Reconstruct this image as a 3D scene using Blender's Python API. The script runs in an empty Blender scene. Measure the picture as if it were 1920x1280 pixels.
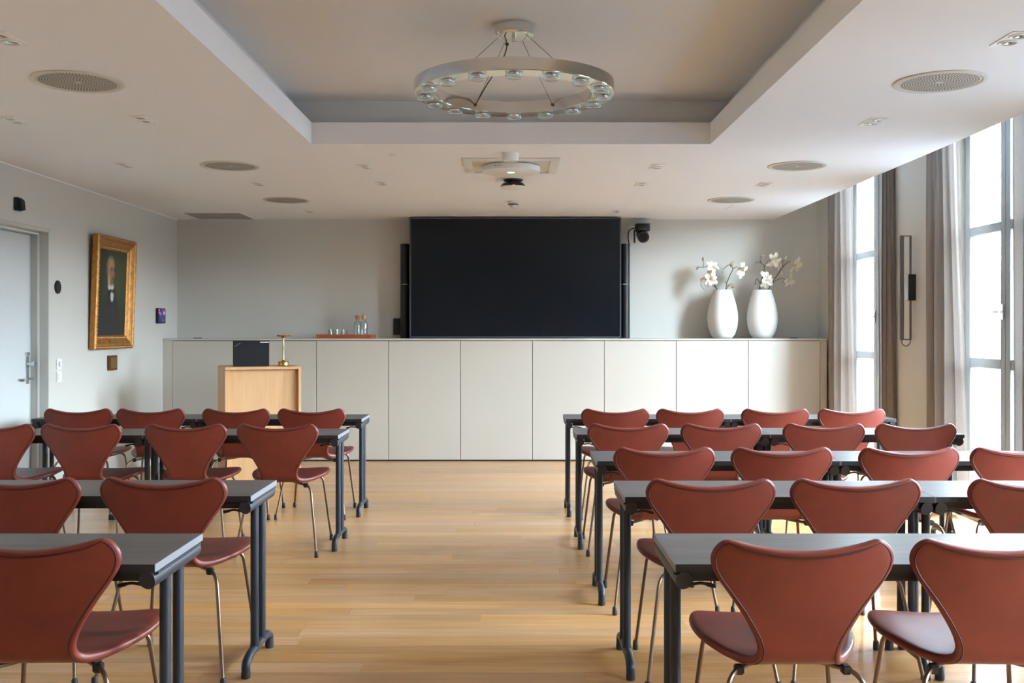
import bpy, bmesh, math, random
from mathutils import Vector, Matrix
R = math.radians
PI = math.pi
SC = bpy.context.scene
COL = SC.collection
random.seed(7)

# ---------------------------------------------------------------- camera, sky, sun, exposure
FPX = 1867.0
cam_d = bpy.data.cameras.new('camera'); cam = bpy.data.objects.new('camera', cam_d); COL.objects.link(cam)
cam.location = (0, 0, 1.36); cam.rotation_euler = (R(90), 0, 0)
cam_d.sensor_width = 36.0; cam_d.lens = FPX / 1920 * 36
cam_d.shift_x = -3 / 1920; cam_d.shift_y = -21 / 1920
cam_d.clip_start = 0.02; cam_d.clip_end = 200
SC.camera = cam

world = bpy.data.worlds.new('overcast_sky'); SC.world = world; world.use_nodes = True
wn = world.node_tree.nodes; wl = world.node_tree.links; wn.clear()
w_out = wn.new('ShaderNodeOutputWorld'); w_bg = wn.new('ShaderNodeBackground')
w_tc = wn.new('ShaderNodeTexCoord'); w_sep = wn.new('ShaderNodeSeparateXYZ'); w_rmp = wn.new('ShaderNodeValToRGB')
wl.new(w_tc.outputs['Generated'], w_sep.inputs[0]); wl.new(w_sep.outputs['Z'], w_rmp.inputs[0])
# bright hazy sky above the horizon, pale street and facades below it
e = w_rmp.color_ramp.elements
e[0].position = 0.035; e[0].color = (0.048, 0.062, 0.080, 1)
e[1].position = 0.08; e[1].color = (0.74, 0.88, 1.0, 1)
x_ = e.new(0.5); x_.color = (0.62, 0.77, 0.94, 1)
wl.new(w_rmp.outputs[0], w_bg.inputs[0]); w_bg.inputs[1].default_value = 80.0
wl.new(w_bg.outputs[0], w_out.inputs[0])

sun_d = bpy.data.lights.new('sun', 'SUN'); sun = bpy.data.objects.new('sun', sun_d); COL.objects.link(sun)
sun_d.energy = 2.5; sun_d.angle = R(7); sun_d.color = (1.0, 0.90, 0.76)
sun.rotation_euler = Vector((-0.34, 0.93, -0.12)).to_track_quat('-Z', 'Y').to_euler()

WIN_C = [9.44, 6.96, 4.48, 2.0]           # window centres along the right wall; the last two unseen, added for daylight
for k, wc in enumerate(WIN_C):
    pd = bpy.data.lights.new('window_portal', 'AREA'); po = bpy.data.objects.new('window_portal', pd); COL.objects.link(po)
    pd.shape = 'RECTANGLE'; pd.size = 3.0; pd.size_y = 1.3; pd.cycles.is_portal = True
    po.location = (3.62, wc, 1.55); po.rotation_euler = (0, R(90), 0)

vs = SC.view_settings
vs.view_transform = 'Standard'; vs.look = 'None'; vs.gamma = 1.0; vs.use_curve_mapping = False
vs.exposure = 0.62
SC.cycles.max_bounces = 12; SC.cycles.diffuse_bounces = 7; SC.cycles.glossy_bounces = 4
SC.cycles.transparent_max_bounces = 16; SC.cycles.transmission_bounces = 6
SC.cycles.caustics_reflective = False; SC.cycles.caustics_refractive = False
SC.cycles.sample_clamp_indirect = 8.0

# ---------------------------------------------------------------- materials
def srgb(r, g, b):
    f = lambda c: (c / 255 / 12.92) if c <= 10.31 else ((c / 255 + 0.055) / 1.055) ** 2.4
    return (f(r), f(g), f(b), 1)
MATS = {}
def mat(name, col, rough=0.5, metal=0.0, spec=0.5, var=0.0, vscale=6.0, bump=0.0, bscale=200.0, coat=0.0, vstretch=(1, 1, 1), emit=0.0, aniso=0.0):
    """principled material with optional procedural colour variation and fine relief"""
    m = bpy.data.materials.new(name); m.use_nodes = True
    n = m.node_tree.nodes; l = m.node_tree.links; p = n['Principled BSDF']
    p.inputs['Base Color'].default_value = col; p.inputs['Roughness'].default_value = rough
    p.inputs['Metallic'].default_value = metal; p.inputs['Specular IOR Level'].default_value = spec
    p.inputs['Coat Weight'].default_value = coat
    if aniso: p.inputs['Anisotropic'].default_value = aniso
    if emit:
        p.inputs['Emission Color'].default_value = col; p.inputs['Emission Strength'].default_value = emit
    if var or bump:
        tc = n.new('ShaderNodeTexCoord'); mp = n.new('ShaderNodeMapping'); mp.inputs['Scale'].default_value = vstretch
        l.new(tc.outputs['Object'], mp.inputs[0])
    if var:
        nz = n.new('ShaderNodeTexNoise'); nz.inputs['Scale'].default_value = vscale; nz.inputs['Detail'].default_value = 6
        l.new(mp.outputs[0], nz.inputs['Vector'])
        mr = n.new('ShaderNodeMapRange'); mr.inputs['From Min'].default_value = 0.25; mr.inputs['From Max'].default_value = 0.75
        mr.inputs['To Min'].default_value = 1 - var; mr.inputs['To Max'].default_value = 1 + var
        l.new(nz.outputs['Fac'], mr.inputs['Value'])
        mx = n.new('ShaderNodeVectorMath'); mx.operation = 'SCALE'; mx.inputs[0].default_value = col[:3]
        l.new(mr.outputs[0], mx.inputs['Scale']); l.new(mx.outputs[0], p.inputs['Base Color'])
    if bump:
        bz = n.new('ShaderNodeTexNoise'); bz.inputs['Scale'].default_value = bscale; bz.inputs['Detail'].default_value = 3
        l.new(mp.outputs[0], bz.inputs['Vector'])
        bp = n.new('ShaderNodeBump'); bp.inputs['Strength'].default_value = bump; bp.inputs['Distance'].default_value = 0.002
        l.new(bz.outputs['Fac'], bp.inputs['Height']); l.new(bp.outputs[0], p.inputs['Normal'])
    MATS[name] = m
    return m

def wood(name, c1, c2, rough, axis, freq=45.0, spec=0.4, randomize=False, world_space=False, amp=0.14):
    """straight grained timber: stretched noise along `axis`, a tone per plank when randomize is on"""
    m = bpy.data.materials.new(name); m.use_nodes = True
    n = m.node_tree.nodes; l = m.node_tree.links; p = n['Principled BSDF']
    p.inputs['Roughness'].default_value = rough; p.inputs['Specular IOR Level'].default_value = spec
    tc = n.new('ShaderNodeNewGeometry') if world_space else n.new('ShaderNodeTexCoord')
    src = tc.outputs['Position'] if world_space else tc.outputs['Object']
    oi = n.new('ShaderNodeObjectInfo')
    ad = n.new('ShaderNodeVectorMath'); ad.operation = 'ADD'
    sc2 = n.new('ShaderNodeVectorMath'); sc2.operation = 'SCALE'; sc2.inputs[0].default_value = (37, 91, 13)
    l.new(oi.outputs['Random'], sc2.inputs['Scale']); l.new(src, ad.inputs[0]); l.new(sc2.outputs[0], ad.inputs[1])
    mp = n.new('ShaderNodeMapping'); s = [freq, freq, freq]; s[axis] = freq * 0.045
    mp.inputs['Scale'].default_value = s; l.new(ad.outputs[0], mp.inputs[0])
    nz = n.new('ShaderNodeTexNoise'); nz.inputs['Scale'].default_value = 1.0; nz.inputs['Detail'].default_value = 8; nz.inputs['Roughness'].default_value = 0.62
    nz.inputs['Distortion'].default_value = 0.6
    l.new(mp.outputs[0], nz.inputs['Vector'])
    mp2 = n.new('ShaderNodeMapping'); s2 = [9, 9, 9]; s2[axis] = 0.9
    mp2.inputs['Scale'].default_value = s2; l.new(ad.outputs[0], mp2.inputs[0])
    nz2 = n.new('ShaderNodeTexNoise'); nz2.inputs['Scale'].default_value = 1.0; nz2.inputs['Detail'].default_value = 3; nz2.inputs['Distortion'].default_value = 1.2
    l.new(mp2.outputs[0], nz2.inputs['Vector'])
    av = n.new('ShaderNodeMath'); av.operation = 'ADD'; l.new(nz.outputs['Fac'], av.inputs[0]); l.new(nz2.outputs['Fac'], av.inputs[1])
    hf = n.new('ShaderNodeMath'); hf.operation = 'MULTIPLY'; hf.inputs[1].default_value = 0.5; l.new(av.outputs[0], hf.inputs[0])
    rp = n.new('ShaderNodeValToRGB'); rp.color_ramp.elements[0].position = 0.5 - amp * 1.6; rp.color_ramp.elements[1].position = 0.5 + amp * 1.3
    rp.color_ramp.elements[0].color = c2; rp.color_ramp.elements[1].color = c1
    l.new(hf.outputs[0], rp.inputs[0]); colr = rp.outputs[0]
    if randomize:
        hs = n.new('ShaderNodeHueSaturation')
        m1 = n.new('ShaderNodeMapRange'); m1.inputs['To Min'].default_value = 0.88; m1.inputs['To Max'].default_value = 1.10
        l.new(oi.outputs['Random'], m1.inputs['Value']); l.new(m1.outputs[0], hs.inputs['Value'])
        fr = n.new('ShaderNodeMath'); fr.operation = 'MULTIPLY'; fr.inputs[1].default_value = 17.31; l.new(oi.outputs['Random'], fr.inputs[0])
        f2 = n.new('ShaderNodeMath'); f2.operation = 'FRACT'; l.new(fr.outputs[0], f2.inputs[0])
        m2 = n.new('ShaderNodeMapRange'); m2.inputs['To Min'].default_value = 0.90; m2.inputs['To Max'].default_value = 1.05
        l.new(f2.outputs[0], m2.inputs['Value']); l.new(m2.outputs[0], hs.inputs['Saturation'])
        l.new(colr, hs.inputs['Color']); colr = hs.outputs[0]
    l.new(colr, p.inputs['Base Color'])
    bp = n.new('ShaderNodeBump'); bp.inputs['Strength'].default_value = 0.06; bp.inputs['Distance'].default_value = 0.001
    l.new(nz.outputs['Fac'], bp.inputs['Height']); l.new(bp.outputs[0], p.inputs['Normal'])
    MATS[name] = m
    return m

def thin_glass(name, tint=(1, 1, 1, 1), refl=1.0, base=0.04):
    m = bpy.data.materials.new(name); m.use_nodes = True
    n = m.node_tree.nodes; l = m.node_tree.links; n.clear()
    o = n.new('ShaderNodeOutputMaterial'); mx = n.new('ShaderNodeMixShader'); t = n.new('ShaderNodeBsdfTransparent'); g = n.new('ShaderNodeBsdfGlossy')
    lw = n.new('ShaderNodeLayerWeight'); lw.inputs['Blend'].default_value = 0.35
    mr = n.new('ShaderNodeMapRange'); mr.inputs['To Min'].default_value = base; mr.inputs['To Max'].default_value = refl
    pw = n.new('ShaderNodeMath'); pw.operation = 'POWER'; pw.inputs[1].default_value = 2.5
    l.new(lw.outputs['Facing'], pw.inputs[0]); l.new(pw.outputs[0], mr.inputs['Value'])
    t.inputs[0].default_value = tint; g.inputs['Roughness'].default_value = 0.02
    l.new(mr.outputs[0], mx.inputs[0]); l.new(t.outputs[0], mx.inputs[1]); l.new(g.outputs[0], mx.inputs[2]); l.new(mx.outputs[0], o.inputs[0])
    MATS[name] = m
    return m

def fabric(name, col, trans=0.35):
    m = bpy.data.materials.new(name); m.use_nodes = True
    n = m.node_tree.nodes; l = m.node_tree.links; n.clear()
    o = n.new('ShaderNodeOutputMaterial'); mx = n.new('ShaderNodeMixShader'); d = n.new('ShaderNodeBsdfDiffuse'); t = n.new('ShaderNodeBsdfTranslucent')
    tc = n.new('ShaderNodeTexCoord'); mp = n.new('ShaderNodeMapping'); mp.inputs['Scale'].default_value = (40, 40, 900); l.new(tc.outputs['Object'], mp.inputs[0])
    nz = n.new('ShaderNodeTexNoise'); nz.inputs['Scale'].default_value = 1; l.new(mp.outputs[0], nz.inputs['Vector'])
    mr = n.new('ShaderNodeMapRange'); mr.inputs['From Min'].default_value = .3; mr.inputs['From Max'].default_value = .7; mr.inputs['To Min'].default_value = .88; mr.inputs['To Max'].default_value = 1.1
    l.new(nz.outputs['Fac'], mr.inputs['Value'])
    v = n.new('ShaderNodeVectorMath'); v.operation = 'SCALE'; v.inputs[0].default_value = col[:3]; l.new(mr.outputs[0], v.inputs['Scale'])
    l.new(v.outputs[0], d.inputs[0]); l.new(v.outputs[0], t.inputs[0]); mx.inputs[0].default_value = trans
    l.new(d.outputs[0], mx.inputs[1]); l.new(t.outputs[0], mx.inputs[2]); l.new(mx.outputs[0], o.inputs[0])
    MATS[name] = m
    return m

mat('wall_paint', (0.585, 0.57, 0.525, 1), 0.6, spec=0.3, var=0.015, vscale=1.2)
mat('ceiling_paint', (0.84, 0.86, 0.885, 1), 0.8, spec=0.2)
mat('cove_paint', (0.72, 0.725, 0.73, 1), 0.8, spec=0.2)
mat('trim_paint', (0.52, 0.51, 0.46, 1), 0.4)
mat('door_paint', (0.58, 0.60, 0.60, 1), 0.4)
mat('cabinet_lacquer', (0.535, 0.505, 0.448, 1), 0.42, spec=0.4, var=0.012, vscale=1.0)
mat('cabinet_gap', (0.03, 0.028, 0.025, 1), 0.8)
wood('oak_floor', srgb(206, 160, 108), srgb(166, 117, 71), 0.25, 0, 42, 0.45, True, True, 0.20)
mat('subfloor', (0.05, 0.035, 0.02, 1), 0.9)
wood('oak_veneer', srgb(220, 180, 134), srgb(198, 153, 106), 0.45, 2, 60, 0.3, False, False, 0.16)
wood('table_laminate', srgb(104, 97, 97), srgb(46, 42, 41), 0.38, 0, 130, 0.45, False, False, 0.17)
mat('table_edge', srgb(120, 122, 128), 0.45)
mat('black_edge', (0.012, 0.013, 0.016, 1), 0.45)
mat('table_steel', srgb(40, 45, 54), 0.42, metal=0.25, bump=0.05, bscale=600)
mat('black_plastic', (0.008, 0.008, 0.009, 1), 0.45)
mat('black_matt', (0.012, 0.012, 0.013, 1), 0.75)
mat('leather', (0.165, 0.0295, 0.019, 1), 0.38, spec=0.36, var=0.16, vscale=9, bump=0.10, bscale=420)
mat('leather_welt', (0.05, 0.011, 0.008, 1), 0.5, spec=0.4)
mat('bronze_tube', srgb(120, 98, 80), 0.34, metal=0.85)
mat('rubber', (0.02, 0.022, 0.025, 1), 0.55)
mat('steel_brushed', srgb(224, 223, 221), 0.24, metal=1.0, var=0.05, vscale=14, vstretch=(1, 1, 40))
_sb = MATS['steel_brushed'].node_tree; _tg = _sb.nodes.new('ShaderNodeTangent'); _tg.direction_type = 'RADIAL'; _tg.axis = 'Z'
_sb.links.new(_tg.outputs[0], _sb.nodes['Principled BSDF'].inputs['Tangent']); _sb.nodes['Principled BSDF'].inputs['Roughness'].default_value = 0.15
mat('steel_satin', srgb(215, 216, 217), 0.25, metal=1.0)
mat('ring_underside', srgb(222, 214, 190), 0.12, metal=0.9)
mat('wire', srgb(90, 86, 82), 0.4, metal=0.8)
mat('gilt', srgb(176, 122, 62), 0.40, metal=0.65, var=0.35, vscale=30, bump=0.3, bscale=90)
mat('gilt_dark', srgb(118, 74, 36), 0.5, metal=0.5, var=0.3, vscale=25)
mat('brass', srgb(206, 160, 84), 0.24, metal=1.0)
mat('brass_old', srgb(150, 122, 70), 0.45, metal=0.8, var=0.15, vscale=60)
mat('white_plastic', (0.78, 0.78, 0.76, 1), 0.4)
mat('grille_white', (0.63, 0.61, 0.54, 1), 0.55)
mat('grille_hole', (0.06, 0.055, 0.05, 1), 0.9)
mat('vent_panel', (0.33, 0.31, 0.29, 1), 0.8)
mat('screen_glass', (0.0040, 0.0062, 0.0105, 1), 0.22, spec=0.28)
mat('screen_bezel', srgb(66, 69, 78), 0.45)
mat('vase_ceramic', (0.83, 0.83, 0.81, 1), 0.55, bump=0.03, bscale=60)
mat('petal', (0.86, 0.83, 0.72, 1), 0.6, var=0.05, vscale=30)
mat('petal_heart', (0.62, 0.55, 0.22, 1), 0.7)
mat('bud', srgb(178, 140, 110), 0.7)
mat('leaf', srgb(150, 148, 92), 0.6)
mat('twig', srgb(72, 56, 48), 0.8, var=0.2, vscale=60)
mat('tray_wood', srgb(160, 84, 46), 0.4, var=0.18, vscale=9, vstretch=(1, 8, 8))
mat('cork', srgb(196, 140, 98), 0.9, var=0.25, vscale=120)
mat('laptop_black', (0.013, 0.016, 0.021, 1), 0.5)
mat('silver_print', srgb(170, 172, 176), 0.4, metal=0.3)
mat('sticker', (0.85, 0.85, 0.85, 1), 0.5)
mat('window_paint', (0.24, 0.255, 0.26, 1), 0.55, spec=0.2)
mat('sconce_metal', srgb(120, 118, 114), 0.35, metal=0.7)
mat('green_led', (0.30, 1.0, 0.45, 1), 0.4, emit=2.2)
mat('red_led', (1.0, 0.10, 0.08, 1), 0.4, emit=1.5)
mat('decal', (0.60, 0.60, 0.62, 1), 0.5)
thin_glass('window_glass', (0.97, 0.985, 0.98, 1), 0.5, 0.03)
thin_glass('vessel_glass', (0.97, 0.985, 0.98, 1), 0.8, 0.07)
thin_glass('lens_glass', (0.93, 0.96, 0.96, 1), 0.7, 0.10)
thin_glass('water', (0.95, 0.975, 0.975, 1), 0.5, 0.05)
fabric('curtain_cloth', (0.27, 0.232, 0.208, 1), 0.075)

def portrait_mat():
    m = bpy.data.materials.new('oil_paint'); m.use_nodes = True
    n = m.node_tree.nodes; l = m.node_tree.links; p = n['Principled BSDF']
    a = n.new('ShaderNodeVertexColor'); a.layer_name = 'paint'; l.new(a.outputs['Color'], p.inputs['Base Color'])
    p.inputs['Roughness'].default_value = 0.45
    nz = n.new('ShaderNodeTexNoise'); nz.inputs['Scale'].default_value = 120; bp = n.new('ShaderNodeBump'); bp.inputs['Strength'].default_value = .15; bp.inputs['Distance'].default_value = .002
    l.new(nz.outputs['Fac'], bp.inputs['Height']); l.new(bp.outputs[0], p.inputs['Normal']); MATS['oil_paint'] = m
portrait_mat()
def panel_screen_mat():
    m = bpy.data.materials.new('touch_screen'); m.use_nodes = True
    n = m.node_tree.nodes; l = m.node_tree.links; p = n['Principled BSDF']
    tc = n.new('ShaderNodeTexCoord'); nz = n.new('ShaderNodeTexNoise'); nz.inputs['Scale'].default_value = 16; nz.inputs['Detail'].default_value = 3
    l.new(tc.outputs['Object'], nz.inputs['Vector']); rp = n.new('ShaderNodeValToRGB')
    el = rp.color_ramp.elements; el[0].position = .36; el[0].color = srgb(14, 18, 44); el[1].position = .75; el[1].color = srgb(200, 225, 255)
    x = el.new(.50); x.color = srgb(30, 40, 110); x = el.new(.58); x.color = srgb(90, 60, 130); x = el.new(.66); x.color = srgb(190, 80, 70)
    l.new(nz.outputs['Fac'], rp.inputs[0]); l.new(rp.outputs[0], p.inputs['Base Color']); l.new(rp.outputs[0], p.inputs['Emission Color'])
    p.inputs['Emission Strength'].default_value = 0.5; p.inputs['Roughness'].default_value = .15; MATS['touch_screen'] = m
panel_screen_mat()

# ---------------------------------------------------------------- mesh helpers
class MB:
    def __init__(s): s.v = []; s.f = []
    def add(s, vs, fs):
        o = len(s.v); s.v += [tuple(x) for x in vs]; s.f += [[i + o for i in f] for f in fs]; return s
    def box(s, x0, x1, y0, y1, z0, z1):
        return s.add([(x0,y0,z0),(x1,y0,z0),(x1,y1,z0),(x0,y1,z0),(x0,y0,z1),(x1,y0,z1),(x1,y1,z1),(x0,y1,z1)],
                     [(0,3,2,1),(4,5,6,7),(0,1,5,4),(1,2,6,5),(2,3,7,6),(3,0,4,7)])
    def quad(s, a, b, c, d): return s.add([a, b, c, d], [(0, 1, 2, 3)])
    def tube(s, path, r, n=10, cap=True, r_end=None):
        P = [Vector(p) for p in path]; m = len(P); rings = []
        t0 = (P[1] - P[0]).normalized(); up = Vector((0, 0, 1)) if abs(t0.z) < .9 else Vector((1, 0, 0))
        nrm = (up - t0 * up.dot(t0)).normalized()
        for i, p in enumerate(P):
            t = (P[min(i + 1, m - 1)] - P[max(i - 1, 0)]).normalized()
            nrm = (nrm - t * nrm.dot(t)).normalized(); b = t.cross(nrm)
            rr = r if r_end is None else r + (r_end - r) * i / (m - 1)
            if isinstance(r, (list, tuple)): rr = r[i]
            rings.append([p + (nrm * math.cos(2 * PI * k / n) + b * math.sin(2 * PI * k / n)) * rr for k in range(n)])
        vs = [v for ring in rings for v in ring]; fs = []
        for i in range(m - 1):
            for k in range(n):
                k2 = (k + 1) % n; fs.append((i*n + k, i*n + k2, (i+1)*n + k2, (i+1)*n + k))
        if cap: fs.append(tuple(reversed(range(n)))); fs.append(tuple((m-1)*n + k for k in range(n)))
        return s.add(vs, fs)
    def ring(s, path, r, n=8):
        """closed tube"""
        P = [Vector(p) for p in path]; m = len(P); vs = []; fs = []
        nrm = None
        for i, p in enumerate(P):
            t = (P[(i + 1) % m] - P[i - 1]).normalized()
            if nrm is None:
                up = Vector((0, 0, 1)) if abs(t.z) < .9 else Vector((1, 0, 0)); nrm = up
            nrm = (nrm - t * nrm.dot(t)).normalized(); b = t.cross(nrm)
            vs += [p + (nrm * math.cos(2*PI*k/n) + b * math.sin(2*PI*k/n)) * r for k in range(n)]
        for i in range(m):
            j = (i + 1) % m
            for k in range(n):
                k2 = (k + 1) % n; fs.append((i*n + k, i*n + k2, j*n + k2, j*n + k))
        return s.add(vs, fs)
    def lathe(s, prof, n=32, c=(0, 0, 0), close=False):
        """revolve (r, z) pairs about z; r = 0 ends are closed to a point"""
        vs = []; fs = []; idx = []
        for (r, z) in prof:
            if r < 1e-6: idx.append([len(vs)]); vs.append((c[0], c[1], c[2] + z))
            else:
                idx.append(list(range(len(vs), len(vs) + n)))
                vs += [(c[0] + r*math.cos(2*PI*k/n), c[1] + r*math.sin(2*PI*k/n), c[2] + z) for k in range(n)]
        pr = list(zip(idx[:-1], idx[1:])) + ([(idx[-1], idx[0])] if close else [])
        for A, B in pr:
            for k in range(n):
                k2 = (k + 1) % n
                if len(A) == 1 and len(B) == 1: continue
                if len(A) == 1: fs.append((A[0], B[k2], B[k]))
                elif len(B) == 1: fs.append((A[k], A[k2], B[0]))
                else: fs.append((A[k], A[k2], B[k2], B[k]))
        return s.add(vs, fs)
    def grid(s, rows):
        m = len(rows[0]); vs = [p for r in rows for p in r]; fs = []
        for i in range(len(rows) - 1):
            for k in range(m - 1): fs.append((i*m + k, i*m + k + 1, (i+1)*m + k + 1, (i+1)*m + k))
        return s.add(vs, fs)
    def prism(s, poly, a, b, axis='z'):
        """extrude a 2D polygon between a and b along an axis"""
        mk = {'z': lambda p, h: (p[0], p[1], h), 'x': lambda p, h: (h, p[0], p[1]), 'y': lambda p, h: (p[0], h, p[1])}[axis]
        n = len(poly); vs = [mk(p, a) for p in poly] + [mk(p, b) for p in poly]
        fs = [tuple(reversed(range(n))), tuple(range(n, 2*n))] + [(k, (k+1) % n, n + (k+1) % n, n + k) for k in range(n)]
        return s.add(vs, fs)
    def xf(s, M): s.v = [tuple(M @ Vector(p)) for p in s.v]; return s
    def mesh(s, name, m, bevel=0.0, seg=2, angle=35):
        me = bpy.data.meshes.new(name); me.from_pydata(s.v, [], s.f); me.validate(); me.update()
        bm = bmesh.new(); bm.from_mesh(me); bmesh.ops.recalc_face_normals(bm, faces=bm.faces)
        if bevel: bmesh.ops.bevel(bm, geom=[e for e in bm.edges if e.is_manifold and e.calc_face_angle(0) > R(30)], offset=bevel, segments=seg, affect='EDGES', clamp_overlap=True)
        bm.to_mesh(me); bm.free()
        for p in me.polygons: p.use_smooth = True
        me.set_sharp_from_angle(angle=R(angle))
        if m: me.materials.append(MATS[m])
        return me
    def build(s, name, m, parent=None, bevel=0.0, seg=2, angle=35, loc=None, rot=None):
        return obj(name, s.mesh(name, m, bevel, seg, angle), parent, loc, rot)

def obj(name, data, parent=None, loc=None, rot=None):
    o = bpy.data.objects.new(name, data); COL.objects.link(o)
    if parent: o.parent = parent
    if loc: o.location = loc
    if rot: o.rotation_euler = rot
    return o
def tag(o, label, cat, group=None, kind=None):
    o['label'] = label; o['category'] = cat
    if group: o['group'] = group
    if kind: o['kind'] = kind
    return o
def thing(name, label, cat, loc=(0, 0, 0), rotz=0, group=None):
    o = bpy.data.objects.new(name, None); COL.objects.link(o); o.location = loc; o.rotation_euler = (0, 0, rotz)
    o.empty_display_size = 0.1
    return tag(o, label, cat, group)
def struct(o): o['kind'] = 'structure'; return o
def copy_tree(o, parent=None):
    c = o.copy(); COL.objects.link(c); c.parent = parent
    for ch in list(o.children): copy_tree(ch, c)
    return c
def fillet(pts, r, n=6):
    P = [Vector(p) for p in pts]; out = [P[0]]
    for i in range(1, len(P) - 1):
        a, b, c = P[i-1], P[i], P[i+1]
        d1 = (a - b); d2 = (c - b); q = min(r, d1.length * .45, d2.length * .45)
        p1 = b + d1.normalized() * q; p2 = b + d2.normalized() * q
        for k in range(n + 1):
            t = k / n; out.append(p1 * (1-t)**2 + b * 2*t*(1-t) + p2 * t*t)
    out.append(P[-1]); return out
def spline(pts, n=6):
    P = [Vector(p) for p in pts]; out = []
    for i in range(len(P) - 1):
        p0, p1, p2, p3 = P[max(i-1, 0)], P[i], P[i+1], P[min(i+2, len(P)-1)]
        for k in range(n):
            t = k / n
            out.append(0.5 * ((2*p1) + (p2-p0)*t + (2*p0-5*p1+4*p2-p3)*t*t + (3*p1-p0-3*p2+p3)*t**3))
    out.append(P[-1]); return out
def text(name, body, size, m, parent, loc, rot, shear=0.0, ext=0.0004):
    c = bpy.data.curves.new(name, 'FONT'); c.body = body; c.size = size; c.shear = shear; c.extrude = ext
    c.align_x = 'CENTER'; c.align_y = 'CENTER'; c.resolution_u = 3
    t = bpy.data.objects.new(name, c); COL.objects.link(t)
    me = bpy.data.meshes.new_from_object(t); bpy.data.objects.remove(t); me.materials.clear(); me.materials.append(MATS[m])
    return obj(name, me, parent, loc, rot)

# ---------------------------------------------------------------- the room
XL, XR, YB, YR = -3.65, 3.30, 10.80, -3.0      # left wall, right wall, back wall, rear wall
ZC, ZU, ZR = 2.56, 2.87, 3.10                   # lower ceiling, raised coffer, roof over the window strip
# floor
fl = struct(MB().box(XL - .3, XR + .4, YR - .3, YB + .3, -.06, -.014).build('floor', 'subfloor'))
PW = 0.115
rngp = random.Random(11)
unit = MB().box(0, 1, 0, PW - .0007, -.014, 0).mesh('plank', 'oak_floor')
y = 3.50; rows = 0; cnt = 0
while y < 10.40:
    x = XL - rngp.uniform(0, 1.6)
    while x < XR + .16:
        L = rngp.uniform(1.35, 2.35); x0 = max(x, XL); x1 = min(x + L, XR + .16)
        if x1 - x0 > .05:
            p = obj('plank', unit, fl, (x0, y, 0)); p.scale = (x1 - x0 - .0007, 1, 1); cnt += 1
        x += L
    y += PW
mb = MB(); y = 3.50 - PW
while y > YR:
    x = XL - rngp.uniform(0, 1.6)
    while x < XR + .16:
        L = rngp.uniform(1.35, 2.35); x0 = max(x, XL); x1 = min(x + L, XR + .16)
        if x1 - x0 > .05: mb.box(x0, x1 - .0007, y, y + PW - .0007, -.014, 0)
        x += L
    y -= PW
mb.box(XL, XR, 10.401, YB, -.014, -.001)
o = mb.build('planks', 'oak_floor', fl); o['kind'] = 'stuff'

# ceiling: lowered field with a coffer, its lip and recess
TX0, TX1, TY0, TY1, LIP, ZL = -1.303, 1.270, -1.4, 6.42, .146, 2.70
XE = 2.82
mb = MB()
def hole_plane(x0, x1, y0, y1, a0, a1, b0, b1, z, mb=mb):
    mb.quad((x0, y0, z), (a0, y0, z), (a0, y1, z), (x0, y1, z)); mb.quad((a1, y0, z), (x1, y0, z), (x1, y1, z), (a1, y1, z))
    mb.quad((a0, y0, z), (a1, y0, z), (a1, b0, z), (a0, b0, z)); mb.quad((a0, b1, z), (a1, b1, z), (a1, y1, z), (a0, y1, z))
def ring_wall(a0, a1, b0, b1, z0, z1, mb=mb):
    mb.quad((a0, b0, z0), (a1, b0, z0), (a1, b0, z1), (a0, b0, z1)); mb.quad((a0, b1, z0), (a1, b1, z0), (a1, b1, z1), (a0, b1, z1))
    mb.quad((a0, b0, z0), (a0, b1, z0), (a0, b1, z1), (a0, b0, z1)); mb.quad((a1, b0, z0), (a1, b1, z0), (a1, b1, z1), (a1, b0, z1))
hole_plane(XL, XE, YR, YB, TX0, TX1, TY0, TY1, ZC)
ring_wall(TX0, TX1, TY0, TY1, ZC, ZL)
hole_plane(TX0 - LIP, TX1 + LIP, TY0 - LIP, TY1 + LIP, TX0, TX1, TY0, TY1, ZL)
mb.quad((XE, YR, ZC), (XE, YB, ZC), (XE, YB, ZR), (XE, YR, ZR))
mb.box(XL - .3, XR + .4, YR - .3, YB + .3, ZR, ZR + .12)
ceil = struct(mb.build('ceiling', 'ceiling_paint'))
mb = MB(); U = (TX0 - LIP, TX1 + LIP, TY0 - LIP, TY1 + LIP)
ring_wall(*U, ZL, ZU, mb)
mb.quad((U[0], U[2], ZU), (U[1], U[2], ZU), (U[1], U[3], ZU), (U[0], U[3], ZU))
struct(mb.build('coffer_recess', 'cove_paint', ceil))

# walls
struct(MB().box(XL - .3, XR + .4, YB, YB + .3, -.05, ZR + .1).build('wall_back', 'wall_paint'))
struct(MB().box(XL - .3, XR + .4, YR - .3, YR, -.05, ZR + .1).build('wall_rear', 'wall_paint'))
DY0, DY1, DZ = 6.86, 7.79, 2.13
struct(MB().box(XL - .3, XL, YR, DY0, -.05, ZR).box(XL - .3, XL, DY1, YB, -.05, ZR).box(XL - .3, XL, DY0, DY1, DZ, ZR).box(XL - .3, XL - .18, DY0, DY1, -.05, DZ)
       .build('wall_left', 'wall_paint'))
WH, WZ0, WZ1 = .65, .04, 3.04
mb = MB(); prev = YB
for wc in WIN_C:
    mb.box(XR, XR + .32, wc + WH, prev, -.05, ZR); prev = wc - WH
    mb.box(XR, XR + .32, wc - WH, wc + WH, -.05, WZ0); mb.box(XR, XR + .32, wc - WH, wc + WH, WZ1, ZR)
mb.box(XR, XR + .32, YR, prev, -.05, ZR)
struct(mb.build('wall_right', 'wall_paint'))
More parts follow.
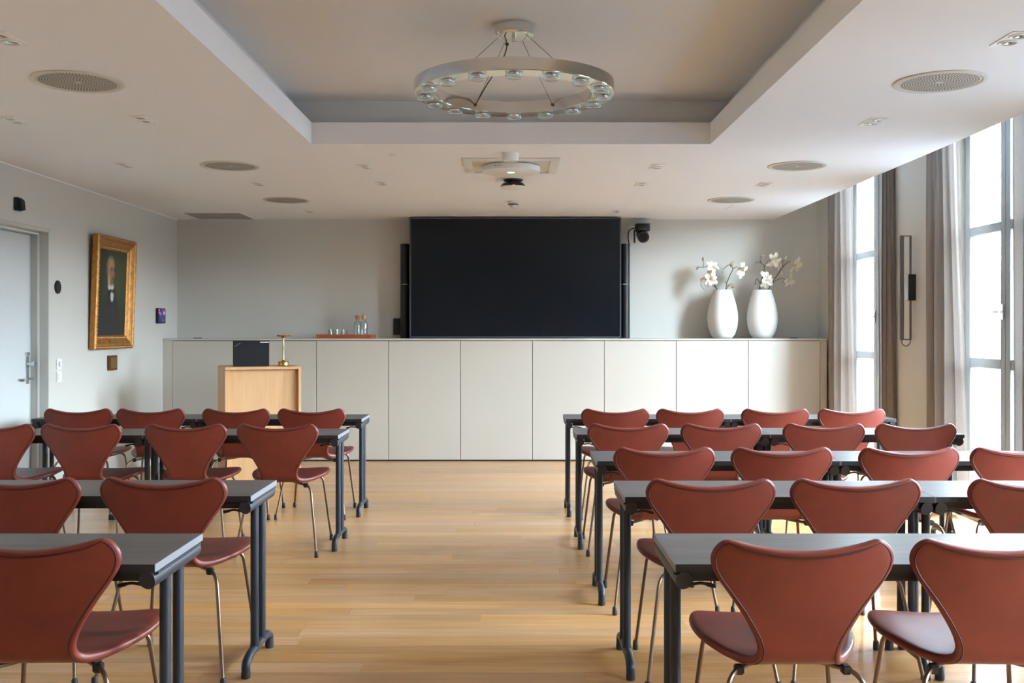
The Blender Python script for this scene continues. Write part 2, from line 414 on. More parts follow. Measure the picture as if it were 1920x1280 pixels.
# thin shadow-gap bead where ceiling meets the left wall, and the vertical bead in the back right corner
struct(MB().box(XL, XL + .008, YR, YB, ZC - .007, ZC).build('trim_1', 'ceiling_paint'))
struct(MB().box(XR - .012, XR, YB - .02, YB, 1.28, ZR).build('trim_2', 'wall_paint'))

# windows: two leaves each with two transoms
def window(idx, wc):
    w = obj('window_%d' % idx, None); w['kind'] = 'structure'; w.location = (XR + .15, wc, 0)
    mb = MB(); mb.box(0, .09, -WH, -.62, WZ0, WZ1); mb.box(0, .09, .62, WH, WZ0, WZ1); mb.box(0, .09, -.62, .62, WZ0, WZ0 + .03); mb.box(0, .09, -.62, .62, WZ1 - .03, WZ1)
    mb.build('frame', 'window_paint', w, bevel=.003)
    for sgn in (1, -1):
        y0, y1 = (.002, .619) if sgn > 0 else (-.619, -.002)
        a, b = (y0 + .068, y1 - .08) if sgn > 0 else (y0 + .08, y1 - .068)
        zb, zt = WZ0 + .032, WZ1 - .032
        bars = [(zb, zb + .10), (1.085, 1.155), (2.065, 2.13), (zt - .08, zt)]
        mb = MB(); mb.box(-.012, .05, y0, a, zb, zt); mb.box(-.012, .05, b, y1, zb, zt)
        for (p, q) in bars: mb.box(-.010, .048, a, b, p, q)
        cs = mb.build('casement', 'window_paint', w, bevel=.003)
        for k in range(3):
            MB().box(-.004, .001, a - .008, b + .008, bars[k][1] - .008, bars[k+1][0] + .008).build('pane', 'window_glass', cs)
    if idx <= 2:
        h = MB().box(-.024, -.012, .012, .042, 1.435, 1.545).build('handle', 'steel_satin', w, bevel=.004)
        MB().tube(fillet([(-.02, .027, 1.49), (-.062, .027, 1.49), (-.062, .10, 1.49)], .02), .008, 10).tube([(-.06, .09, 1.49), (-.06, .115, 1.487)], .010, 10).build('lever', 'steel_satin', h)
    return w
for k, wc in enumerate(WIN_C): wobj = window(k + 1, wc);  # the last pair is out of view, added to light the front rows
# a pale diamond sign on the outer sheet of the near window, cut by its lower transom
w2 = bpy.data.objects['window_2']
MB().prism([(.22, .99), (.31, 1.12), (.22, 1.25), (.13, 1.12)], .12, .124, 'x').build('diamond_sign', 'decal', w2)

# curtains
def curtain(label, y0, y1, xb, folds, amp, seed, top_shift=0.0, gather=0.0):
    rg = random.Random(seed); ph = rg.uniform(0, 6); nU, nV = folds * 14, 26; rowsv = []
    wob = [rg.uniform(.6, 1.25) for _ in range(folds + 2)]
    for j in range(nV + 1):
        v = j / nV; z = .015 + v * 3.04; row = []
        for i in range(nU + 1):
            u = i / nU; k = u * folds; w = wob[int(k)] * (1 - k % 1) + wob[int(k) + 1] * (k % 1)
            A = amp * w * (1.08 - .22 * v) ; s = math.sin(2 * PI * k + ph + .5 * math.sin(3.1 * v + seed))
            yy = y0 + (y1 - y0) * u + .012 * math.sin(4 * PI * k + ph + v) + (1 - v) * gather * u + v * top_shift * u
            row.append((xb + A * s + .006 * math.sin(5 * v + k * 2), yy, z))
        rowsv.append(row)
    o = MB().grid(rowsv).build('curtain', 'curtain_cloth', angle=80)
    return tag(o, label, 'curtain', 'taupe curtains at the windows')
curtain('taupe curtain in the far right corner, covering the far window\'s left side', 10.34, 9.56, 3.262, 4, .028, 3, .05, -.06)
curtain('dark taupe curtain between the far window and the wall light', 8.83, 8.56, 3.260, 3, .029, 5, .03, -.02)
curtain('wide sunlit taupe curtain right of the wall light, before the near window', 7.86, 7.24, 3.258, 4, .031, 8, .09, -.08)
curtain('taupe curtain cut off by the photo\'s right edge', 6.46, 5.96, 3.258, 4, .031, 12, -.05, 0.04)

curtain('unseen taupe curtain added to dim the third window from the screen, far side', 5.38, 4.76, 3.258, 4, .031, 18, .09, -.08)  # out-of-view curtain pair, added to cut the light on the right-hand cabinets
curtain('unseen taupe curtain added to dim the third window from the screen, near side', 3.98, 3.48, 3.258, 4, .031, 22, -.05, .04)
curtain('unseen taupe curtain added to dim half of the fourth window from the screen', 2.90, 2.05, 3.258, 5, .031, 15, 0, 0)  # out-of-view curtain, added to hold back this window's light from the chairs
# door on the left wall
dr = obj('door_1', None); dr['kind'] = 'structure'; dr.location = (XL, DY1, 0)
WD = DY1 - DY0
lf = MB().box(-.166, -.126, -WD + .03, -.004, .01, DZ - .028).build('leaf', 'door_paint', dr, bevel=.002)
jm = MB(); jm.box(-.19, -.062, -.003, 0.0, 0, DZ).box(-.19, -.062, -WD, -WD + .03, 0, DZ).box(-.19, -.062, -WD, 0, DZ - .025, DZ)
jm.build('jamb', 'trim_paint', dr)
MB().box(-.072, -.058, -.012, 0, 0, DZ - .012).box(-.072, -.058, -WD, 0, DZ - .024, DZ - .012).build('stop_bead', 'white_plastic', dr, bevel=.002)
MB().box(-.058, .012, -.004, .018, 0, DZ + .018).box(-.058, .012, -WD - .018, -.004, DZ - .006, DZ + .018).box(-.058, .012, -WD - .018, -WD + .004, 0, DZ).build('casing', 'trim_paint', dr, bevel=.003)
pl = MB().box(-.126, -.118, -.085, -.045, .945, 1.16).build('lock_plate', 'steel_satin', lf, bevel=.002)
MB().box(-.126, -.110, -.10, -.05, 1.165, 1.19).tube([(-.12, -.065, 1.10), (-.085, -.065, 1.10)], .017, 16).tube([(-.087, -.065, 1.10), (-.06, -.065, 1.10)], .021, 16).build('thumb_turn', 'steel_satin', lf)
MB().tube(fillet([(-.12, -.065, .985), (-.07, -.065, .985), (-.07, -.20, .985)], .02), .010, 12).build('door_handle', 'steel_satin', lf)
struct(MB().box(XL, XL + .008, DY0 - .1, 7.87, DZ + .02, 2.232).build('trim_3', 'wall_paint', bevel=.002))

# ---------------------------------------------------------------- cabinets along the back wall
CF = 10.36; CT = 1.274; CX0 = -3.5486; CW = .7488
ords = ['first', 'second', 'third', 'fourth', 'fifth', 'sixth', 'seventh', 'eighth', 'ninth']
for k in range(9):
    x0 = CX0 + k * CW
    lab = 'greige handleless cabinet, %s from the left in the run under the screen wall' % ords[k]
    c = thing('cabinet', lab, 'cabinet', (x0 + CW / 2, CF, 0), 0, 'cabinets along the back wall')
    h = CW / 2
    MB().box(-h + .0005, h - .0005, .022, .43, .0, CT - .021).build('body', 'cabinet_gap', c)
    MB().box(-h + .0028, h - .0028, 0, .0205, .014, CT - .026).build('door', 'cabinet_lacquer', c, bevel=.0012, seg=1)
tag(MB().box(XL + .001, 3.262, CF - .006, YB - .001, CT - .019, CT).build('worktop', 'cabinet_lacquer', bevel=.0015, seg=1), 'long greige worktop lying over the whole row of cabinets', 'worktop')
tag(MB().box(XL + .001, CX0 - .001, CF, CF + .42, 0, CT - .021).build('filler_panel', 'cabinet_lacquer', bevel=.001, seg=1), 'narrow greige filler panel between left wall and first cabinet', 'panel')
tag(MB().box(CX0 + 9 * CW + .002, 3.26, CF + .004, CF + .42, 0, CT - .021).build('filler_panel', 'cabinet_lacquer', bevel=.001, seg=1), 'narrow greige filler panel at the cabinets\' right end by the curtain', 'panel')
for gx, gw in ((-3.37, 'left'), (2.985, 'right')):
    g = thing('cable_grommet', 'small black cable outlet on the worktop near its %s end' % gw, 'cable outlet', (gx, 10.62, CT))
    MB().lathe([(0, .0), (.045, .0), (.045, .004), (.038, .007), (0, .007)], 24).build('cap', 'black_plastic', g)

# big screen
tv = thing('flat_screen', 'huge black flat screen standing above the cabinets, mounted on back wall', 'screen', (.018, 10.50, CT + .006))
TW, TH = 2.232, 1.270
MB().box(-TW/2, TW/2, .004, .075, 0, TH).build('housing', 'black_matt', tv, bevel=.004)
fr = MB(); b = .016
fr.box(-TW/2, -TW/2 + b, -.006, .006, 0, TH).box(TW/2 - b, TW/2, -.006, .006, 0, TH).box(-TW/2 + b, TW/2 - b, -.006, .006, 0, b).box(-TW/2 + b, TW/2 - b, -.006, .006, TH - b, TH)
fr.build('bezel', 'screen_bezel', tv, bevel=.002)
MB().box(-TW/2 + b, TW/2 - b, .0, .005, b, TH - b).build('panel', 'screen_glass', tv)
MB().box(-.4, .4, .075, .299, .25, .95).build('wall_mount', 'black_matt', tv)
# column loudspeakers
for sx, w in ((-1.163, 'left'), (1.195, 'right')):
    s = thing('column_speaker', 'slim black column loudspeaker standing at the screen\'s %s edge' % w, 'loudspeaker', (sx, 10.69, CT), 0, 'column loudspeakers flanking the screen')
    prof = [(.0, 0), (.050, 0), (.052, .006)]
    pr = []
    for k in range(25):
        a = PI * k / 24; pr.append((-.052 * math.cos(a), -.062 * math.sin(a)))
    for nm, z0, z1 in (('lower_cabinet', .012, .575), ('upper_cabinet', .579, 1.012)):
        MB().prism(pr + [(.052, .03), (-.052, .03)], z0, z1).build(nm, 'black_plastic', s, bevel=.002)
    MB().prism([(p[0] * 1.02, p[1] * 1.02) for p in pr] + [(.052, .1), (-.052, .1)], 0, .010).build('base', 'black_matt', s)
    bd = MB().box(-.024, .024, -.0655, -.060, .572, .583).build('badge', 'silver_print', s, bevel=.001)
    text('lettering', 'BOSE', .013, 'black_plastic', s, (0, -.0657, .5775), (R(90), 0, 0), .25)
sk = thing('wall_socket', 'black double wall socket box left of the left loudspeaker', 'socket', (-1.255, YB, 1.40))
MB().box(-.048, .048, -.03, 0, -.09, .09).build('housing', 'black_plastic', sk, bevel=.006)
MB().tube([(0, -.034, -.045), (0, -.028, -.045)], .024, 20).build('outlet', 'black_matt', sk)
MB().box(-.026, .026, -.036, -.028, .012, .07).build('switch', 'black_matt', sk, bevel=.002)

# pan-tilt camera right of the screen
pc = thing('conference_camera', 'black pan-tilt camera hanging from a wall bracket right of screen', 'camera', (1.375, 10.62, 2.30))
MB().box(-.062, .085, .02, .178, .19, .202).box(-.05, .05, .168, .178, .12, .202).build('bracket', 'black_matt', pc, bevel=.002)
MB().lathe([(0, .12), (.075, .12), (.082, .135), (.082, .165), (.07, .19), (0, .19)], 28).build('base', 'black_plastic', pc)
MB().box(-.095, -.078, -.018, .018, -.01, .13).box(-.095, -.01, -.018, .018, .118, .13).build('yoke', 'black_plastic', pc, bevel=.003)
hd = MB().tube([(.0, .055, .085), (.0, -.02, .065), (.0, -.075, .045)], .062, 24).build('head', 'black_plastic', pc, angle=30)
MB().tube([(0, -.073, .0457), (0, -.083, .042)], .042, 24).build('lens', 'screen_glass', hd)
MB().tube(spline([(-.075, .09, .16), (-.13, .12, .13), (-.135, .14, .04), (-.12, .15, -.03), (-.17, .16, -.06)]), .006, 8).build('cable', 'black_plastic', pc)

# ---------------------------------------------------------------- tray, glasses, bottles
TZ = CT
tr = thing('serving_tray', 'reddish wooden serving tray on the worktop with glasses and bottles', 'tray', (-1.765, 10.52, TZ), R(-2))
tw, td, th = .285, .15, .042
MB().box(-tw, tw, -td, td, 0, .010).build('base', 'tray_wood', tr)
for nm, bx in (('rim', (-tw, tw, -td, -td + .012)), ('rim', (-tw, tw, td - .012, td)), ('rim', (-tw, -tw + .012, -td + .012, td - .012)), ('rim', (tw - .012, tw, -td + .012, td - .012))):
    MB().box(*bx, .010, th).build(nm, 'tray_wood', tr, bevel=.002)
gp = [((3.66, 0), 0)]
def glass_proto():
    return MB().lathe([(0, .0), (.030, .0), (.033, .004), (.038, .085), (.0362, .085), (.0315, .010), (0, .008)], 24).mesh('drinking_glass', 'vessel_glass')
gm = glass_proto()
for k, (gx, gy, lb) in enumerate([(-1.935, 10.58, 'clear drinking glass at the back left of the wooden tray'), (-1.895, 10.45, 'clear drinking glass at the tray\'s left, nearest the laptop side'),
                                  (-1.835, 10.46, 'clear drinking glass in the middle of the three front glasses'), (-1.795, 10.57, 'clear drinking glass closest to the two bottles')]):
    tag(obj('drinking_glass', gm, None, (gx, gy, TZ + .0105)), lb, 'glass', 'drinking glasses on the tray')
for k, (bx, by, lb) in enumerate([(-1.655, 10.555, 'left corked glass water bottle on the wooden tray'), (-1.578, 10.50, 'right corked glass water bottle on the wooden tray')]):
    bo = thing('water_bottle', lb, 'bottle', (bx, by, TZ + .0105), 0, 'corked bottles on the tray')
    MB().lathe([(0, 0), (.036, 0), (.039, .006), (.039, .145), (.034, .162), (.020, .176), (.020, .200), (.0215, .203), (.018, .203), (.018, .178), (.032, .158), (.036, .143), (.036, .006), (0, .005)], 28).build('glass_body', 'vessel_glass', bo)
    MB().lathe([(0, .007), (.0345, .007), (.0345, .142), (0, .142)], 24).build('water', 'water', bo)
    MB().lathe([(0, .19), (.0175, .19), (.022, .207), (.024, .212), (.023, .232), (.018, .238), (0, .239)], 20).build('cork', 'cork', bo)

# ---------------------------------------------------------------- vases and magnolia branches
def vase(cx, lb):
    v = tag(MB().lathe([(0, .006), (.07, .006), (.085, .0), (.098, .004), (.128, .045), (.152, .12), (.161, .20), (.158, .27), (.143, .35), (.121, .43), (.103, .485), (.097, .508), (.094, .514), (.089, .512), (.088, .50),
                      (.105, .45), (.13, .36), (.146, .27), (.148, .20), (.135, .10), (.10, .03), (0, .02)], 48).build('vase', 'vase_ceramic', angle=60), lb, 'vase', 'white vases on the worktop')
    v.location = (cx, 10.58, CT); return v
V1X, V2X = 2.221, 2.642
vase(V1X, 'tall white egg-shaped ceramic vase, the one nearer the screen')
vase(V2X, 'tall white egg-shaped ceramic vase, the one nearer the curtain')
PXM = 10.58 / FPX           # metres per photo pixel at the vases' distance
def petal_mesh():
    rowsv = []
    for j in range(7):
        t = j / 6; w = .021 * math.sin(PI * (t * .80 + .10)) ** .7 * (0.45 + .85 * t) ; z = .012 * math.sin(PI * t) - .010 * t * t
        rowsv.append([(t * .070, a * w, z + .010 * abs(a) ** 2 * (1 - t * .4)) for a in (-1, -.5, 0, .5, 1)])
    m = MB().grid(rowsv).mesh('petal', 'petal', angle=80)
    bm = bmesh.new(); bm.from_mesh(m); bmesh.ops.solidify(bm, geom=bm.faces[:], thickness=.0016); bm.to_mesh(m); bm.free()
    for p in m.polygons: p.use_smooth = True
    return m
PET = petal_mesh()
HEART = MB().lathe([(0, -.006), (.007, -.002), (.008, .006), (.004, .014), (0, .018)], 10).mesh('blossom', 'petal_heart')
BUD = MB().lathe([(0, -.02), (.008, -.014), (.012, .0), (.009, .014), (.004, .024), (0, .027)], 10).mesh('bud', 'bud')
WBUD = MB().lathe([(0, -.02), (.006, -.014), (.0095, .0), (.007, .018), (.003, .03), (0, .033)], 10).mesh('bud', 'petal')
LEAF = MB().grid([[(t * .05, a * .011 * math.sin(PI * (t * .9 + .05)), -.008 * t * t) for a in (-1, 0, 1)] for t in (0, .25, .5, .75, 1)]).mesh('leaf', 'leaf', angle=80)
def pix(px, py, D): return Vector(((px - 963) * D / FPX, D, 1.36 - (py - 619) * D / FPX))
def look(d, spin=0.0):
    return (Vector(d).to_track_quat('Z', 'Y') @ Matrix.Rotation(spin, 3, 'Z').to_quaternion()).to_euler()
rb = random.Random(21)
def branch(lb, stems, blossoms, buds, leaves):
    base = stems[0][0]
    t = thing('magnolia_branch', lb, 'branch', base, 0, 'magnolia branches in the vases')
    for k, st in enumerate(stems):
        P = [p - base for p in st]; n = len(P)
        MB().tube(spline(P, 5), .0052 if k == 0 else .0034, 8, True, .0028 if k == 0 else .0018).build('stem' if k == 0 else 'twig', 'twig', t)
    for (p, d, s, op) in blossoms:
        b = obj('blossom', HEART, t, p - base, look(d, rb.uniform(0, 1))); b.scale = (s * 1.25, s * 1.25, s * 1.25)
        for k in range(8):
            a = 2 * PI * k / 8 * (1.0) + rb.uniform(-.12, .12); inner = k % 3 == 0
            q = obj('petal', PET, b, (.004 * math.cos(a), .004 * math.sin(a), .0))
            tilt = op + rb.uniform(-.18, .18) + (-.5 if inner else 0)
            q.rotation_euler = (Matrix.Rotation(a, 3, 'Z') @ Matrix.Rotation(tilt, 3, 'Y') @ Matrix.Rotation(rb.uniform(-.3, .3), 3, 'X')).to_euler()
            ss = rb.uniform(.85, 1.12); q.scale = (ss, ss, ss)
    for (p, d, white) in buds: obj('bud', WBUD if white else BUD, t, p - base, look(d))
    for (p, d) in leaves:
        lv = obj('leaf', LEAF, t, p - base); lv.rotation_euler = Vector(d).to_track_quat('X', 'Z').to_euler()
D0 = 10.58
P_ = lambda x, y, d=0: pix(x, y, D0 + d)
branch('magnolia branch leaning left with two open white blossoms, in the vase nearer the screen',
       [[P_(1356, 600, .02), P_(1347, 552), P_(1341, 536, -.01), P_(1334, 515, -.02), P_(1332, 500), P_(1318, 501, .01), P_(1306, 500)], [P_(1318, 500), P_(1319, 493), P_(1318, 486)], [P_(1341, 538, -.02), P_(1330, 531, -.03), P_(1318, 527, -.02), P_(1314, 533, -.02), P_(1320, 543)]],
       [(P_(1331, 524, -.03), (-.15, -.9, .15), 1.0, -.25), (P_(1334, 502, -.02), (.25, -.6, .5), 1.0, -.3)],
       [(P_(1318, 486), (0, 0, 1), False), (P_(1308, 503), (-.8, 0, -.6), False)], [(P_(1306, 500), (-1, 0, .2)), (P_(1314, 530), (-.1, 0, -1)), (P_(1345, 502), (.3, 0, -1)), (P_(1319, 540), (.5, -.3, -1))])
branch('magnolia branch leaning right with one open blossom, in the vase nearer the screen',
       [[P_(1355, 600, .03), P_(1361, 545), P_(1363, 530), P_(1369, 515), P_(1374, 504), P_(1369, 496), P_(1361, 500), P_(1356, 505)], [P_(1370, 500), P_(1369, 494), P_(1375, 490)], [P_(1374, 504), P_(1381, 500), P_(1386, 503)], [P_(1361, 543), P_(1370, 532), P_(1376, 536)]],
       [(P_(1385, 504, -.02), (.75, -.5, -.2), 1.05, -.45)], [(P_(1372, 498), (.3, 0, 1), False), (P_(1366, 535), (.5, -.5, .3), False), (P_(1373, 538), (.8, -.3, -.2), False)],
       [(P_(1356, 505), (-.4, 0, -1)), (P_(1367, 519), (.8, 0, .1)), (P_(1362, 532), (-.2, -.6, .6)), (P_(1374, 491), (1, 0, .4))])
branch('upright magnolia branch with two open blossoms, in the vase nearer the curtain',
       [[P_(1429, 600, .02), P_(1425, 545), P_(1425, 533), P_(1431, 515), P_(1433, 500), P_(1427, 492), P_(1424, 488)], [P_(1427, 492), P_(1426, 484), P_(1427, 479)], [P_(1427, 493), P_(1419, 491), P_(1416, 496)], [P_(1433, 500), P_(1438, 492), P_(1446, 486)], [P_(1425, 530), P_(1419, 522), P_(1416, 530), P_(1417, 538)]],
       [(P_(1434, 525, -.03), (.35, -.85, -.05), 1.1, -.3), (P_(1448, 486, -.02), (.35, -.7, -.45), 1.05, -.35)],
       [(P_(1430, 480), (.8, 0, .3), False), (P_(1417, 536), (-.2, 0, -1), True)], [(P_(1416, 494), (-.8, 0, -.4)), (P_(1430, 509), (.2, -.3, 1)), (P_(1418, 528), (-.3, 0, -1))])
branch('longest magnolia branch leaning right over the vase rim towards the curtain',
       [[P_(1434, 600, .02), P_(1441, 543), P_(1450, 527), P_(1460, 512), P_(1468, 500), P_(1475, 493), P_(1482, 490)], [P_(1446, 535), P_(1456, 525), P_(1466, 522), P_(1472, 524)], [P_(1468, 500), P_(1467, 491), P_(1472, 486)]],
       [(P_(1486, 495, -.01), (.55, -.55, -.5), 1.1, -.4), (P_(1475, 524, -.02), (.6, -.5, -.3), .95, -.45)],
       [(P_(1473, 484), (.4, 0, 1), True), (P_(1466, 514), (-.1, 0, 1), True), (P_(1460, 503), (-.3, -.4, -1), True), (P_(1464, 496), (0, 0, -1), True)], [(P_(1469, 524), (-.4, 0, -1))])

# ---------------------------------------------------------------- lectern with laptop and lamp
LR = R(23)
LX, LY = -2.345, 9.17
lec = thing('lectern', 'pale oak lectern box with a recessed front panel, before the cabinets', 'lectern', (LX, LY, 0), LR)
lw, ld, lz = .335, .27, 1.032
t_ = .024
MB().box(-lw, lw, -ld, ld, lz - t_, lz).build('top', 'oak_veneer', lec, bevel=.0015)
MB().box(-lw, -lw + t_, -ld, ld, 0, lz - t_).build('side_panel', 'oak_veneer', lec, bevel=.0015)
MB().box(lw - t_, lw, -ld, ld, 0, lz - t_).build('side_panel', 'oak_veneer', lec, bevel=.0015)
MB().box(-lw + t_, lw - t_, -ld + .055, -ld + .075, 0.0, lz - t_).build('front_panel', 'oak_veneer', lec)
MB().box(-lw + t_, lw - t_, -ld + .075, ld - .02, .45, .47).build('shelf', 'oak_veneer', lec)
Lm = Matrix.Translation((LX, LY, lz)) @ Matrix.Rotation(LR, 4, 'Z')
lp_p = Lm @ Vector((-.075, -.035, 0))
lap = thing('laptop', 'open black laptop seen from behind, standing on the lectern', 'laptop', lp_p, R(14))
MB().box(-.16, .16, -.02, .21, .002, .018).build('base', 'laptop_black', lap, bevel=.003)
MB().box(-.15, .15, .03, .17, .0182, .0195).build('keyboard', 'black_matt', lap)
lid = obj('lid', MB().box(-.16, .16, -.007, .0, 0, .222).mesh('lid', 'laptop_black', .003), lap, (0, -.012, .012), (R(9), 0, 0))
MB().box(-.15, .15, .0, .0008, .012, .212).build('display', 'screen_glass', lid)
text('logo', 'ThinkPad', .016, 'silver_print', lid, (-.120, -.0076, .188), (R(90), R(-34), 0))
MB().box(.08, .156, -.0085, -.0068, .205, .216).build('asset_sticker', 'sticker', lid)
lm_p = Lm @ Vector((.205, -.10, 0))
lamp = thing('table_lamp', 'slim brass portable table lamp beside the laptop on lectern', 'lamp', lm_p)
MB().lathe([(0, 0), (.044, 0), (.048, .005), (.048, .036), (.045, .042), (.022, .043), (.014, .052), (0, .055)], 32).build('base', 'brass', lamp)
MB().lathe([(.0085, .05), (.0085, .16), (.0075, .162), (.0075, .262), (0, .262)], 16).build('stem', 'brass', lamp)
MB().lathe([(0, .255), (.010, .256), (.024, .270), (.060, .274), (.062, .278), (.060, .283), (0, .284)], 36).build('head', 'brass', lamp)

# ---------------------------------------------------------------- left wall: painting, plaque, devices
def painting():
    # local: u along +Y (to the right as seen), v up, w out of the wall (+X)
    W, H, F = .86, 1.0, .118
    t = thing('framed_portrait', 'gilt framed oil portrait of a bearded man in dark suit', 'painting', (XL, 8.965, 1.195))
    t.rotation_euler = (0, R(2.0), 0)
    prof = [(0, .012), (0, .055), (.010, .066), (.024, .066), (.032, .056), (.046, .058), (.072, .046), (.088, .032), (.098, .034), (.108, .028), (.118, .020), (.118, .012)]
    def side(u0, v0, u1, v1, du0, dv0, du1, dv1, m0, m1, nm):
        mb = MB(); rA = []; rB = []
        for (d, w) in prof:
            rA.append((w, u0 + du0 * d, v0 + dv0 * d)); rB.append((w, u1 + du1 * d, v1 + dv1 * d))
        mb.grid([rA, rB]); fo = mb.build(nm, m0, t, angle=25); return fo
    h = W / 2
    s1 = side(-h, 0, h, 0, 1, 1, -1, 1, 'gilt', 0, 'frame_rail'); s2 = side(h, 0, h, H, -1, 1, -1, -1, 'gilt', 0, 'frame_rail')
    s3 = side(h, H, -h, H, -1, -1, 1, -1, 'gilt', 0, 'frame_rail'); s4 = side(-h, H, -h, 0, 1, -1, 1, 1, 'gilt', 0, 'frame_rail')
    # bead run on the inner lip and outer edge ornament
    def beads(d, w, r, step, par_name):
        mb = MB(); pts = []
        a0, a1, b0, b1 = -h + d, h - d, d, H - d
        n1 = int((a1 - a0) / step); n2 = int((b1 - b0) / step)
        for k in range(n1): pts += [(a0 + (k + .5) * (a1 - a0) / n1, b0), (a0 + (k + .5) * (a1 - a0) / n1, b1)]
        for k in range(n2): pts += [(a0, b0 + (k + .5) * (b1 - b0) / n2), (a1, b0 + (k + .5) * (b1 - b0) / n2)]
        for (u, v) in pts:
            mb.add([(w - r * .4, u - r, v - r), (w - r * .4, u + r, v - r), (w - r * .4, u + r, v + r), (w - r * .4, u - r, v + r), (w + r, u, v)], [(0, 1, 4), (1, 2, 4), (2, 3, 4), (3, 0, 4)])
        o = mb.build(par_name, 'gilt', t); o['kind'] = 'stuff'
    beads(.017, .067, .0055, .016, 'bead_moulding'); beads(.100, .034, .009, .03, 'leaf_moulding')
    MB().box(0, .014, -h + .01, h - .01, .01, H - .01).build('backing', 'gilt_dark', t)
    # small name plate on the lower rail
    MB().box(.05, .060, -.10, .085, .048, .082).build('name_plate', 'brass_old', t, bevel=.002)
    # canvas, painted through a colour attribute
    nu, nv = 62, 80; cw, chh = W - 2 * .116, H - 2 * .116
    rowsv = [[(.0185, -cw/2 + cw * i / nu, .116 + chh * j / nv) for i in range(nu + 1)] for j in range(nv + 1)]
    me = MB().grid(rowsv).mesh('canvas', 'oil_paint')
    ca = me.color_attributes.new('paint', 'FLOAT_COLOR', 'POINT')
    def ss(a, b, x): t2 = max(0, min(1, (x - a) / (b - a))); return t2 * t2 * (3 - 2 * t2)
    def ell(u, v, cu, cv, ru, rv, soft=.25): return 1 - ss(1 - soft, 1 + soft, math.hypot((u - cu) / ru, (v - cv) / rv))
    def mixc(a, b, f): return tuple(x + (y - x) * f for x, y in zip(a, b))
    C = lambda r, g, b: srgb(r, g, b)[:3]
    rr = random.Random(3)
    for i, vt in enumerate(me.vertices):
        u = (vt.co.y + cw / 2) / cw; v = (vt.co.z - .116) / chh     # 0..1
        n = math.sin(u * 37 + v * 23) * math.sin(v * 51 - u * 17) * .5
        c = mixc(C(34, 42, 26), C(62, 72, 44), ell(u, v, .72, .72, .5, .35, .9)); c = mixc(c, C(22, 26, 20), ss(.35, 0, u) * .6)
        # suit
        sh = .50 - .30 * ss(.12, .52, abs(u - .44)) * 1.0
        body = ss(-.03, .03, (.56 - 1.35 * max(0, abs(u - .47) - .10) ** 1.25 * 1.7) - v) * ss(.0, .04, u + (1 - v) * .2)
        c = mixc(c, mixc(C(24, 26, 30), C(38, 41, 46), .5 + n * .4), body)
        c = mixc(c, C(52, 55, 60), .5 * body * ell(u - (.45 - v) * .25, v, .52, .33, .018, .17, .8))      # lapel light
        # shirt, collar, bow tie
        c = mixc(c, C(196, 198, 190), ell(u, v, .50, .475, .055, .075, .25) * ss(.36, .42, v)); c = mixc(c, C(205, 204, 196), ell(u, v, .445, .575, .10, .045, .3))
        c = mixc(c, C(18, 19, 22), max(ell(u, v, .445, .525, .045, .022, .3), ell(u, v, .535, .522, .045, .024, .3)))
        # head, hair, beard
        c = mixc(c, C(112, 100, 78), ell(u, v, .405, .80, .128, .135, .16))
        c = mixc(c, C(150, 104, 74), ell(u, v, .445, .745, .108, .155, .18)); c = mixc(c, C(188, 146, 110), .8 * ell(u, v, .44, .83, .10, .075, .6))
        c = mixc(c, C(160, 150, 126), ell(u, v, .375, .650, .042, .075, .4)); c = mixc(c, C(120, 92, 68), .7 * ell(u, v, .48, .620, .070, .035, .5))
        c = mixc(c, C(126, 114, 92), ell(u, v, .335, .73, .022, .08, .4)); c = mixc(c, C(160, 112, 82), ell(u, v, .35, .735, .020, .036, .3))
        c = mixc(c, C(92, 58, 44), .85 * ell(u, v, .505, .668, .042, .012, .4))                              # mouth
        c = mixc(c, C(150, 92, 66), .8 * ell(u, v, .545, .725, .030, .04, .5))                                # nose side
        c = mixc(c, C(58, 44, 36), .9 * max(ell(u, v, .452, .768, .042, .013, .4), ell(u, v, .556, .768, .034, .013, .4)))
        c = mixc(c, C(80, 62, 48), .8 * max(ell(u, v, .452, .795, .052, .010, .5), ell(u, v, .558, .795, .036, .010, .5)))
        f = 1 + n * .12 + rr.uniform(-.05, .05)
        ca.data[i].color = (c[0] * f, c[1] * f, c[2] * f, 1)
    obj('canvas', me, t)
painting()
pq = thing('wall_plaque', 'small square brass plaque in wooden mount below the portrait', 'plaque', (XL, 9.03, 1.065))
MB().box(0, .022, -.092, .092, -.068, .068).build('mount', 'gilt_dark', pq, bevel=.004)
MB().box(.021, .026, -.070, .070, -.048, .048).build('plate', 'brass_old', pq, bevel=.002)
o = thing('wall_sensor', 'round matt black disc on the wall between door and portrait', 'sensor', (XL, 7.965, 1.705))
MB().tube([(0, 0, 0), (.008, 0, 0)], .053, 32).tube([(.008, 0, 0), (.012, 0, 0)], .045, 32).build('disc', 'black_matt', o)
for zz, lb, rock in ((1.088, 'white dimmer switch, upper one of two beside the door casing', True), (.988, 'white light switch, lower one of two beside the door casing', False)):
    s = thing('light_switch', lb, 'switch', (XL, 7.985, zz), 0, 'wall switches by the door')
    MB().box(0, .008, -.046, .046, -.044, .044).build('plate', 'white_plastic', s, bevel=.003)
    if rock: MB().tube([(.008, 0, 0), (.022, 0, 0)], .020, 20).build('knob', 'white_plastic', s)
    else: MB().box(.008, .013, -.030, .030, -.030, .030).build('rocker', 'white_plastic', s, bevel=.002)
tp = thing('touch_panel', 'small black touch panel with blue picture on wall beside cabinet corner', 'touch panel', (XL, 10.265, 1.51))
MB().box(0, .024, -.115, .115, -.078, .078).build('housing', 'black_plastic', tp, bevel=.005)
MB().box(.023, .0255, -.098, .098, -.064, .064).build('screen', 'touch_screen', tp)
